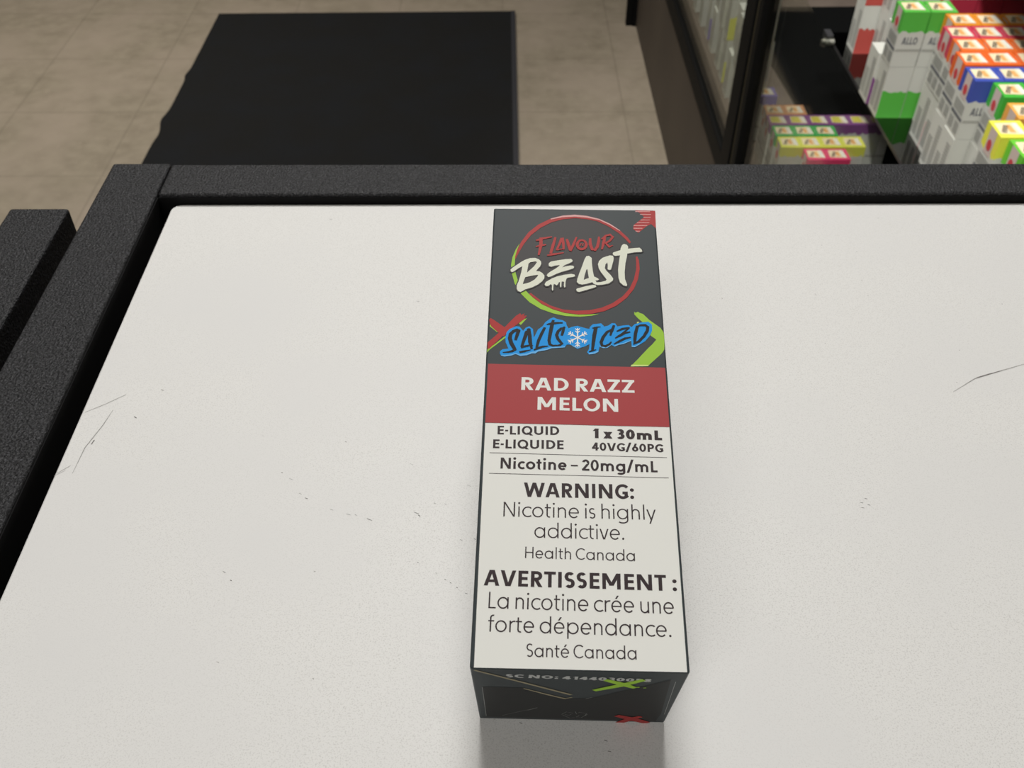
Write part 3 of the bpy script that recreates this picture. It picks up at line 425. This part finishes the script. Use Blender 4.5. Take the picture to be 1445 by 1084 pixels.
# ------------------------------------------------------------------ floor
def floor_material():
    m = M_floor; m.use_nodes = True; nt = m.node_tree; b = nt.nodes['Principled BSDF']
    N = nt.nodes.new; Lk = nt.links.new
    tc = N('ShaderNodeTexCoord'); sx = N('ShaderNodeSeparateXYZ'); Lk(tc.outputs['Object'], sx.inputs[0])
    def mth(op, a, v):
        n = N('ShaderNodeMath'); n.operation = op
        for k, q in enumerate((a, v)):
            if q is None: continue
            if isinstance(q, (int, float)): n.inputs[k].default_value = q
            else: Lk(q, n.inputs[k])
        return n.outputs[0]
    def line(axis, off, pitch):
        a = mth('FRACT', mth('DIVIDE', mth('ADD', axis, off+pitch*50), pitch), None)
        a = mth('ABSOLUTE', mth('SUBTRACT', a, 0.5), None)
        return mth('GREATER_THAN', a, 0.5-0.0022/pitch)
    ln = mth('MAXIMUM', line(sx.outputs[0], 0.003, 0.2945), line(sx.outputs[1], -2.150, 0.2865))
    def noise(sc, det, lo, hi):
        n = N('ShaderNodeTexNoise'); n.inputs['Scale'].default_value = sc; n.inputs['Detail'].default_value = det
        Lk(tc.outputs['Object'], n.inputs['Vector'])
        r = N('ShaderNodeMapRange'); r.inputs[1].default_value = lo; r.inputs[2].default_value = hi
        Lk(n.outputs['Fac'], r.inputs[0]); return r.outputs[0]
    def mix(f, a, c):
        x = N('ShaderNodeMix'); x.data_type = 'RGBA'
        if isinstance(f, float): x.inputs['Factor'].default_value = f
        else: Lk(f, x.inputs['Factor'])
        for k, q in (('A', a), ('B', c)):
            if isinstance(q, tuple): x.inputs[k].default_value = q
            else: Lk(q, x.inputs[k])
        return x.outputs['Result']
    c = mix(noise(26, 7, .32, .70), srgb(133, 124, 109), srgb(118, 109, 95))
    c = mix(noise(5, 3, .40, .75), c, srgb(138, 127, 114))
    c = mix(noise(60, 4, .60, .80), c, srgb(140, 130, 115))
    g = mth('MULTIPLY', ln, 0.32)
    c = mix(g, c, srgb(92, 84, 72))
    Lk(c, b.inputs['Base Color']); b.inputs['Roughness'].default_value = 0.5; b.inputs['Specular IOR Level'].default_value = 0.35
floor_material()
fl = MB(); fl.box(-4, 4, -3, 6.5, -0.05, 0, M_floor)
tag(fl.build('floor'), kind='structure')
M_wall = mat('painted_wall', srgb(190, 186, 178), 0.8, 0.2, noise=[(8, srgb(182, 178, 170), .4, .7)])
M_ceil = mat('ceiling_board', srgb(215, 214, 210), 0.9, 0.2, noise=[(60, srgb(200, 199, 195), .5, .8)])
for nm, bx in (('wall_back', (-4, 4, 6.5, 6.6)), ('wall_front', (-4, 4, -3.1, -3)), ('wall_left', (-4.1, -4, -3, 6.5)), ('wall_right', (4, 4.1, -3, 6.5))):
    w_ = MB(); w_.box(bx[0], bx[1], bx[2], bx[3], 0, 2.75, M_wall); tag(w_.build(nm), kind='structure')
w_ = MB(); w_.box(-4.1, 4.1, -3.1, 6.6, 2.75, 2.85, M_ceil); tag(w_.build('ceiling'), kind='structure')

# ------------------------------------------------------------------ floor mat
mt = MB()
ring = [(0.031, 1.20), (0.027, 2.722), (-0.804, 2.706)]
left = []
y = 2.706
while y > 1.20:
    y -= 0.02
    bump = .006*math.exp(-((y-2.33)/.02)**2) + .008*math.exp(-((y-2.10)/.03)**2) - .004*math.exp(-((y-2.03)/.03)**2)
    left.append((-0.804-(2.706-y)*.004-bump, y))
ring = ring+left+[(-0.81, 1.20)]
n0 = len(ring)
for z in (0.0005, 0.008):
    mt.v += [(x, y, z) for x, y in ring]
mt.f.append(tuple(range(n0, 2*n0))); mt.mi.append(mt.m(M_mat))
for j in range(n0):
    k = (j+1) % n0
    mt.f.append((j, k, n0+k, n0+j)); mt.mi.append(mt.m(M_mat))
floor_mat = tag(mt.build('floor_mat'), 'black carpet entrance mat lying on the mottled tile floor', 'mat')
ed = MB(); ed.box(0.021, 0.033, 1.2, 2.722, 0.0082, 0.0092, M_matedge)
ed.build('edging', floor_mat)

# ------------------------------------------------------------------ counter with the framed white top
ZT, ZF = 0.97462, 0.97812
counter = tag(empty('counter', (0.14, 0.07, 0)), 'counter with a white laminate top set in a wide black textured frame', 'counter')
def cpart(mb, name, **k):
    o = mb.build(name, **k); o.parent = counter; o.matrix_parent_inverse = Matrix.Translation((-0.14, -0.07, 0)); return o
p = MB()
r_ = .0030; x0, x1, y0, y1 = -0.1060, 0.418, -0.118, 0.2642
outline = []
for cx, cy, a in ((x1-r_, y0+r_, -90), (x1-r_, y1-r_, 0), (x0+r_, y1-r_, 90), (x0+r_, y0+r_, 180)):
    outline += [(cx+r_*math.cos(math.radians(a+t)), cy+r_*math.sin(math.radians(a+t))) for t in range(0, 91, 15)]
n0 = len(outline)
for z in (ZT-.012, ZT-.0003): p.v += [(x, y, z) for x, y in outline]
p.v += [(x*.9985+.0002, y*.998+.0003, ZT) for x, y in outline]
p.f.append(tuple(range(2*n0, 3*n0))); p.mi.append(p.m(M_panel))
for s in (0, n0):
    for j in range(n0):
        k = (j+1) % n0
        p.f.append((s+j, s+k, s+n0+k, s+n0+j)); p.mi.append(p.m(M_panel))
up = lambda x, y: (x, y, ZT+.00004)
for pts, w, m_ in PANEL_MARKS:
    mm = M_scuff if m_ == 0 else M_speck
    p.ribbon([(x, y, w/2000*(1 if 0 < i < len(pts)-1 else .4)) for i, (x, y) in enumerate(pts)], mm, up)
cpart(p, 'white_top')
def bar(x0, x1, y0, y1, name='frame_bar', z0=ZF-.030):
    b = MB(); b.box(x0, x1, y0, y1, z0, ZF, M_frame); return cpart(b, name, bevel=.0009, segs=3)
bar(-0.1298, -0.1106, -0.14, 0.2838)
bar(-0.1102, 0.422, 0.2650, 0.2830)
bar(0.4225, 0.4417, -0.14, 0.2838)
bar(-0.1102, 0.422, -0.139, -0.1195)
b = MB(); b.box(-.1101, .4219, .2646, .26495, ZT-.012, ZF-.0011, M_gap); b.box(-.11055, -.1102, -.119, .2645, ZT-.012, ZF-.0011, M_gap)
cpart(b, 'gasket')
b = MB(); b.box(-.1104, .4224, -.1196, .2651, ZT-.0200, ZT-.0124, M_gap); cpart(b, 'tray')
b = MB(); b.box(-.126, .438, -.136, .279, 0.0, ZT-.0265, M_body); cpart(b, 'cabinet')

stand = tag(empty('side_panel', (-0.145, 0.06, 0)), 'narrow black textured upright standing left of the white-topped counter', 'panel')
b = MB(); b.box(-.0092, .0092, -.20, .1972, .93, ZF, M_frame)
b.build('top_rail', stand, bevel=.0009, segs=3)
b = MB(); b.box(-.0080, .0080, -.198, .196, 0.0, .93, M_body)
b.build('upright', stand)

# ------------------------------------------------------------------ the printed carton lying on the counter
W, L, H = .035, .1004, .0325
pack = empty('liquid_bottle_box')
pack.matrix_world = Matrix(((0.9994, 0.0320, -0.0141, -0.00498), (-0.0344, 0.9720, -0.2325, 0.08887), (0.0062, 0.2328, 0.9725, 0.97466), (0, 0, 0, 1)))
tag(pack, 'dark grey and white printed carton with red band lying on the white counter top', 'box')
b = MB(); b.box(0, W, 0, L, 0, H, M_card)
b.v[4] = (-.0004, 0, H); b.v[5] = (W+.0002, 0, H)                        # the end bulges a little
carton = b.build('carton', pack, bevel=.00035, segs=3)
def face(lev):
    z = H+lev*.00002
    return lambda u, v: (u/1000, v/1000, z)
def end(lev):
    y = -lev*.00002
    return lambda u, v: (u/1000, y, v/1000)
def decal(name, jobs, parent=None):
    b = MB()
    for kind, data, m_, f in jobs:
        for d in data:
            (b.fill if kind == 'p' else b.ribbon)(d, m_, f)
    return b.build(name, parent or pack)
decal('logo_ring', [('p', DECAL['disc'], M_disc, face(1)), ('p', DECAL['ring_green'], M_green, face(2)), ('p', DECAL['ring_red'], M_red, face(3)), ('p', DECAL['ring_hi'], M_pink, face(4))])
logo = decal('logo_lettering', [('p', DECAL['beast'], M_cream, face(6)), ('s', STROKES['flavour'], M_red, face(6))])
b = MB()
for rings in DECAL['beast']:
    cxm = sum(q[0] for q in rings[0])/len(rings[0]); cym = sum(q[1] for q in rings[0])/len(rings[0])
    out = rings[0]+rings[0][:1]
    b.ribbon([(x, y, .26) for x, y in out], M_disc, face(5))
b.build('letter_outline', logo)
decal('corner_stripes', [('p', DECAL['corner'], M_red, face(1)), ('p', DECAL['corner_lines'], M_pink, face(2))])
decal('red_cross', [('p', DECAL['x_green'], M_green, face(1)), ('p', DECAL['x_red'], M_red, face(2))])
decal('green_arrow', [('p', DECAL['chevron'], M_green, face(1)), ('p', DECAL['chev_pale'], M_palegreen, face(2))])
badge = decal('ice_badge', [('p', DECAL['badge'], M_blue, face(3)), ('p', DECAL['badge_pale'], M_paleblue, face(4))])
decal('badge_lettering', [('s', STROKES['salts'], M_ink, face(5)), ('s', STROKES['iced'], M_ink, face(5))], badge)
decal('snowflake', [('s', STROKES['flake'], M_white, face(5))], badge)
b = MB(); b.fill([[(.30, 46.1), (34.72, 45.82), (34.72, 59.12), (.30, 59.4)]], M_band, face(4))
for s_, a_, e_, cap, wt in TEXT[:2]: write(b, s_, a_, e_, cap, wt, M_white, face(5))
b.build('flavour_band', pack)
b = MB(); b.fill([[(.30, .12), (34.72, .12), (34.72, 45.82), (.30, 46.1)]], M_white, face(1))
wp = b.build('warning_panel', pack)
b = MB()
for s_, a_, e_, cap, wt in TEXT[2:]: write(b, s_, a_, e_, cap, wt, M_text, face(2))
for (xa, ya), (xb, yb) in (((1.36, 39.71), (33.88, 39.33)), ((1.4, 35.46), (33.93, 35.17))):
    b.ribbon([(xa, ya, .05), (xb, yb, .05)], M_text, face(2))
b.build('warning_text', wp)
# bottom end: glued flaps, tuck edge, print
b = MB(); k_ = end(1)
b.fill([[(1.29, 22.0), (8.34, 21.9), (15.63, 15.6), (20.15, 16.2), (32.6, 28.6), (33.6, 6.6), (33.2, 1.2), (1.33, 1.76)]], M_endflap, end(2))
b.build('end_flap', pack)
decal('tuck_edge', [('s', END_STROKES['flap_edges'], M_card_edge, end(4)), ('s', END_STROKES['chip'], M_card_edge, end(4)), ('s', END_STROKES['crease'], M_grey, end(3))])
b = MB()
for s_, a_, e_, cap, wt in END_TEXT: write(b, s_, a_, e_, cap, wt*1.4, M_pale_print, end(3))
for nm, m_ in (('x_green', M_green), ('x_red', M_red), ('mark', M_grey)):
    for d in END_STROKES[nm]: b.ribbon(d, m_, end(5 if nm != 'mark' else 4))
b.build('end_print', pack)
b = MB()
for v0, v1, m_ in ((7.4, 12.4, M_red), (6.5, 7.4, M_green), (3.4, 6.5, M_red), (3.0, 3.4, M_palegreen)):
    b.poly([(-.00003, v1/1000, .022), (-.00003, v0/1000, .024), (-.00003, v0/1000, H-.0004), (-.00003, v1/1000, H-.0004)], m_)
b.build('side_print', pack)
dn = Vector((-0.0062, -0.2328, -0.9725))
b = MB()
qs = []
for x in (.0015, W-.0015):
    for t in (0, .0233):
        for th in (-.0004, 0): qs.append(Vector((x, L+th, .0002))+dn*t)
i = 0; b.v = [tuple(q) for q in qs]
for f in ((0, 1, 3, 2), (4, 6, 7, 5), (0, 4, 5, 1), (2, 3, 7, 6), (0, 2, 6, 4), (1, 5, 7, 3)):
    b.f.append(f); b.mi.append(b.m(M_card))
b.build('support_flap', pack)

# ------------------------------------------------------------------ display case
case = tag(empty('display_case', (0.7, 1.75, 0)), 'glass display case with a dark brown base and black posts, stocked with small boxes', 'display case')
def kpart(mb, name, **k):
    o = mb.build(name, **k); o.parent = case; o.matrix_parent_inverse = Matrix.Translation((-0.7, -1.75, 0)); return o
XG = .369
DZ = .32
b = MB(); b.box(XG, 1.10, .86, 2.635, 0, .256, M_kick); kpart(b, 'base')
b = MB(); b.box(XG-.002, .386, .86, 2.635, .257, .300, M_black); kpart(b, 'bottom_rail', bevel=.003)
b = MB(); b.box(.388, 1.10, .86, 2.635, .257, DZ, M_deck); kpart(b, 'deck')
b = MB()
pts = [(.515, 1.0), (.516, 1.55), (.509, 1.66), (.498, 1.80), (.492, 1.99), (.99, 2.0), (.99, 1.0)]
for z in (DZ+.0004, DZ+.002): b.v += [(x, y, z) for x, y in pts]
n0 = len(pts); b.f.append(tuple(range(n0, 2*n0))[::-1]); b.mi.append(b.m(M_felt))
for j in range(n0): b.f.append((j, (j+1) % n0, n0+(j+1) % n0, n0+j)); b.mi.append(0)
kpart(b, 'deck_liner')
b = MB(); b.box(XG-.004, XG+.018, 1.388, 1.445, .257, 1.02, M_black); kpart(b, 'post', bevel=.002)
b = MB(); b.box(XG-.004, XG+.018, 1.345, 1.370, .257, 1.02, M_black); kpart(b, 'post', bevel=.002)
b = MB(); b.box(XG, XG+.014, 1.370, 1.388, .257, 1.02, M_olive); kpart(b, 'post_seal')
b = MB(); b.box(.341, .359, 2.640, 2.66, 0, 1.02, M_black); kpart(b, 'corner_post', bevel=.002)
b = MB(); b.box(.359, 1.10, 2.637, 2.655, .0, 1.02, M_black); kpart(b, 'end_panel')
b = MB(); b.box(XG+.004, XG+.009, 1.446, 2.634, .298, .66, G_pane); kpart(b, 'glass_pane')
b = MB(); b.box(XG+.004, XG+.009, .87, 1.344, .298, .66, G_pane); kpart(b, 'glass_pane')
b = MB(); b.box(1.085, 1.10, .86, 2.635, .322, 1.02, M_black); kpart(b, 'back_panel')
b = MB(); b.box(.552, 1.084, .80, 1.60, .4355, .441, G_shelf)
b.m(M_bracket); b.mi[2:6] = [1]*4                                        # polished dark edges
kpart(b, 'glass_shelf')
b = MB(); b.box(.626, 1.084, .88, 1.60, .700, .712, M_black); kpart(b, 'added_shade_shelf')  # unseen opaque slab added to block light above the right-hand boxes
b = MB()
b.tube((.536, 1.560, .441), (.551, 1.560, .441), .0085, M_chrome, 20)
b.tube((.531, 1.560, .441), (.536, 1.560, .441), .0055, M_chrome, 20, .0085)
b.box(.541, .5515, 1.566, 1.590, .437, .451, M_bracket)
kpart(b, 'shelf_clip')

# ------------------------------------------------------------------ small boxes in the case
PAL = {'green': (92, 190, 74), 'orange yellow': (232, 148, 44), 'crimson': (212, 66, 92), 'orange': (238, 116, 52), 'deep orange': (236, 108, 48),
       'blue': (70, 88, 178), 'bright green': (74, 184, 66), 'pale orange': (244, 176, 84), 'yellow': (240, 238, 84), 'lime green': (110, 204, 62),
       'purple': (138, 82, 142), 'mid green': (62, 176, 90), 'pale yellow': (226, 228, 92), 'pink': (226, 62, 112), 'lilac': (134, 122, 190),
       'peach': (220, 158, 112), 'red': (196, 84, 76), 'dark red': (186, 52, 74), 'white': (206, 207, 200)}
B_white = mat('white_carton', srgb(212, 213, 205), 0.5, 0.4)
B_stamp = mat('cream_stamp', srgb(244, 226, 188), 0.5, 0.4)
B_pale = mat('pale_stamp', srgb(240, 238, 226), 0.5, 0.4)
B_scrib = mat('dark_stamp_ink', srgb(74, 64, 60), 0.6, 0.3)
B_blot = mat('orange_stamp_ink', srgb(236, 176, 108), 0.6, 0.3)
B_oval = mat('red_stamp_ink', srgb(206, 74, 80), 0.6, 0.3)
B_tab = mat('pinkish_stamp', srgb(214, 196, 188), 0.5, 0.4)
B_rows = mat('small_print', srgb(166, 167, 162), 0.5, 0.4)
B_slate = mat('slate_band', srgb(108, 110, 116), 0.5, 0.4)
B_line = mat('pale_print_band', srgb(176, 176, 168), 0.5, 0.4)

def carton_mesh(name, col, w, d, h, lower=False, seed=1, split=.64):
    rnd = random.Random(seed)
    b = MB(); mc = mat('carton_'+col.replace(' ', '_'), srgb(*PAL[col]), 0.45, 0.4)
    b.poly([(0, 0, 0), (0, d, 0), (w, d, 0), (w, 0, 0)], mc if lower else B_white)
    b.poly([(0, 0, h), (w, 0, h), (w, d, h), (0, d, h)], B_white if lower else mc)
    n = 8
    for (ax, ay), (bx, by), side in (((0, 0), (w, 0), 0), ((w, 0), (w, d), 1), ((w, d), (0, d), 2), ((0, d), (0, 0), 3)):
        P = lambda t, z: (ax+(bx-ax)*t, ay+(by-ay)*t, z)
        edge = [((.52 if lower else split)+rnd.uniform(-.035, .035))*h for _ in range(n+1)]
        full = lower and side in (1, 3)
        for k in range(n):
            t0, t1 = k/n, (k+1)/n
            low, top = (mc, B_white) if lower else (B_white, mc)
            if full: low = top = B_white
            b.poly([P(t0, 0), P(t1, 0), P(t1, edge[k+1]), P(t0, edge[k])], low)
            b.poly([P(t0, edge[k]), P(t1, edge[k+1]), P(t1, h), P(t0, h)], top)
    o = b.build(name)
    return o

def detail_meshes(w, d, h, brand, yellow=False):
    """stamp on lid and left side, print on the sides"""
    e = .0003
    T = lambda u, v: (u*w, v*d, h+e)
    st = MB()
    st.poly([T(.08, .22), T(.86, .16), T(.80, .86), T(.10, .84)], B_stamp)
    T2 = lambda u, v: (u*w, v*d, h+2*e)
    if yellow:
        my = mat('yellow_stamp', srgb(214, 206, 86), .5, .4)
        st.poly([T2(.12, .24), T2(.55, .22), T2(.52, .82), T2(.14, .80)], my)
    else:
        for a in range(5):
            u = .13+.045*a; v = .30+.09*a
            st.poly([T2(u, v), T2(u+.16, v-.05), T2(u+.17, v), T2(u+.02, v+.06)], B_scrib)
        st.poly([T2(.40, .30), T2(.58, .28), T2(.56, .72), T2(.42, .70)], B_blot)
    st.poly([T2(.66, .2), T2(.84, .18), T2(.79, .84), T2(.64, .84)], B_pale)
    S = lambda v, z: (-e, v*d, z*h)
    st.poly([S(.24, 1), S(.24, .60), S(.70, .60), S(.70, 1)], B_tab)
    st.poly([(-2*e, (.47+.15*math.cos(t*math.pi/7))*d, (.75+.085*math.sin(t*math.pi/7))*h) for t in range(14)][::-1], B_oval)
    pr = MB()
    S1 = lambda v, z: (-1.2*e, v*d, z*h)
    for (v0, v1, z0, z1, n) in ((.08, .44, .06, .26, 6), (.54, .92, .06, .26, 6), (.10, .90, .38, .56, 5)):
        for k in range(n):
            za = z0+(z1-z0)*k/n; zb = za+(z1-z0)/n*.62
            pr.poly([S1(v0, za), S1(v0, zb), S1(v1, zb), S1(v1, za)], B_rows)
    pr.poly([S1(.02, .29), S1(.02, .345), S1(.96, .345), S1(.96, .29)], B_slate)
    F = lambda u, z: (u*w, -e, z*h)
    pr.poly([F(.03, .29), F(.97, .29), F(.97, .335), F(.03, .335)], B_line)
    if brand:
        write(pr, 'ALLO', (.2, .42), (.8, .42), .13, .22, B_slate, F)
    lp = MB()
    for (v0, v1, z0, z1, n) in ((.10, .42, .10, .88, 14), (.56, .90, .10, .60, 9)):
        for k in range(n):
            za = z0+(z1-z0)*k/n; zb = za+(z1-z0)/n*.6
            lp.poly([S1(v0, za), S1(v0, zb), S1(v1, zb), S1(v1, za)], B_rows)
    return st, pr, lp

PROTO = {}
def small_box(kind, col, loc, label, group, lower=False, rz=0.0):
    w, d, h = SIZES[kind]
    key = (kind, col, lower)
    if key not in PROTO:
        o = carton_mesh('small_box', col, w, d, h, lower, seed=len(PROTO), split=.64 if kind == 'tall' else .80)
        st, pr, lp = detail_meshes(w, d, h, kind == 'tall', yellow=(col in ('purple',)))
        if lower:
            c = lp.build('side_print', o)
        else:
            st.build('tax_stamp', o); pr.build('side_print', o)
        PROTO[key] = o
    else:
        src = PROTO[key]
        o = src.copy(); COL.objects.link(o)
        for ch in src.children:
            c = ch.copy(); c.parent = o; COL.objects.link(c)
    o.location = loc; o.rotation_euler = (0, 0, rz)
    tag(o, label, 'box', group)
    return o
SIZES = {'tall': (.0358, .0384, .0792), 'short': (.0314, .0312, .0790)}
ORD = ['first', 'second', 'third', 'fourth', 'fifth', 'sixth', 'seventh', 'eighth', 'ninth', 'tenth', 'eleventh']
ZS = .4413
ROWS = [('green', .5500, 1.3040, 2, 'back row of the shelf'), ('orange yellow', .6040, 1.2602, 3, 'row in front of the crimson tower'),
        ('crimson', .5870, 1.2210, 3, 'row behind the orange boxes'), ('orange', .5870, 1.1830, 3, 'farther orange row'),
        ('deep orange', .5770, 1.1440, 3, 'nearer orange row'), ('blue', .5740, 1.1010, 2, 'blue row'),
        ('bright green', .5950, 1.0600, 1, 'spot in front of the blue row'), ('pale orange', .5920, 1.0080, 1, 'spot behind the yellow box'),
        ('yellow', .5550, .9660, 1, 'spot left of the pale orange box'), ('lime green', .5630, .9230, 1, 'spot nearest the counter')]
for col, x0, y0, n, where in ROWS:
    for k in range(n):
        for lev in (0, 1):
            j = random.uniform(-.0006, .0006); rz = random.uniform(-.015, .015)
            x = x0+k*.0368+j
            if n == 1: what = f'{col} topped box, the only one of its colour on the glass shelf'
            else: what = f'{col} topped box, {ORD[k]} from left in {where}'
            if lev == 0: what = f'white box on the glass shelf, under the {"" if n == 1 else ORD[k]+" "}{col} topped box'
            small_box('tall', col, (x, y0+random.uniform(-.0005, .0005), ZS+lev*.0797), what.replace('  ', ' '),
                      'stacked boxes on the glass shelf', lower=(lev == 0), rz=rz)
for k in range(3):
    for lev in range(3):
        small_box('tall', 'dark red', (.6290+k*.0368, 1.3460, ZS+lev*.0797),
                  f'dark red box, {("bottom","middle","top")[lev]} in the {("left", "middle", "right")[k]} tower behind the orange yellow row',
                  'dark red towers at the back of the shelf', lower=(lev < 1))
small_box('tall', 'purple', (.5475, 1.3475, ZS), 'white box with a purple lower front, tucked behind the green boxes', 'stacked boxes on the glass shelf', lower=True)
for k, yy in enumerate((1.392, 1.434, 1.476)):
    for lev in (0, 1):
        small_box('tall', 'white', (.6000+random.uniform(-.002, .002), yy, ZS+lev*.0797),
                  f'plain white box, {("lower","upper")[lev]} one of the {ORD[k]} pair behind the purple fronted box', 'plain white boxes at the back of the shelf', lower=True)
for lev in (0, 1):
    small_box('tall', 'red', (.5725, 1.517, ZS+lev*.0797), f'white box with a coral red front at the far shelf end, {("lower","upper")[lev]} of two', 'coral fronted boxes at the far shelf end', lower=True)

DROWS = [('lilac', .4115, 1.449, 1), ('peach', .4140, 1.3885, 2), ('purple', .4125, 1.3560, 6), ('mid green', .4146, 1.3225, 3), ('pale yellow', .4160, 1.2890, 4), ('pink', .4478, 1.2530, 2)]
for col, x0, y0, n in DROWS:
    for k in range(n):
        lab = f'{col} topped box on the brown deck, {ORD[k]} from the left of its row' if n > 1 else f'single {col} topped box at the far end of the deck group'
        small_box('short', col, (x0+k*.0318, y0, DZ+.0025), lab, 'boxes on the deck behind the front glass', rz=random.uniform(-.01, .01))
k = 0
for yy, levs, col in ((1.475, 3, 'white'), (1.515, 3, 'white'), (1.56, 2, 'white'), (1.60, 2, 'white'), (1.66, 2, 'pale yellow'), (1.71, 2, 'white'), (1.78, 2, 'white'), (1.84, 2, 'lilac'), (1.90, 2, 'white'), (1.97, 2, 'white'), (2.03, 2, 'white')):
    for lev in range(levs):
        small_box('short', col, (.3950+random.uniform(0, .006), yy, DZ+.0005+lev*.0797),
                  f'pale box behind the front glass left of the post, {ORD[k]} stack, {("bottom","second","top")[lev]} of it', 'pale boxes behind the glass left of the post', lower=True)
    k += 1
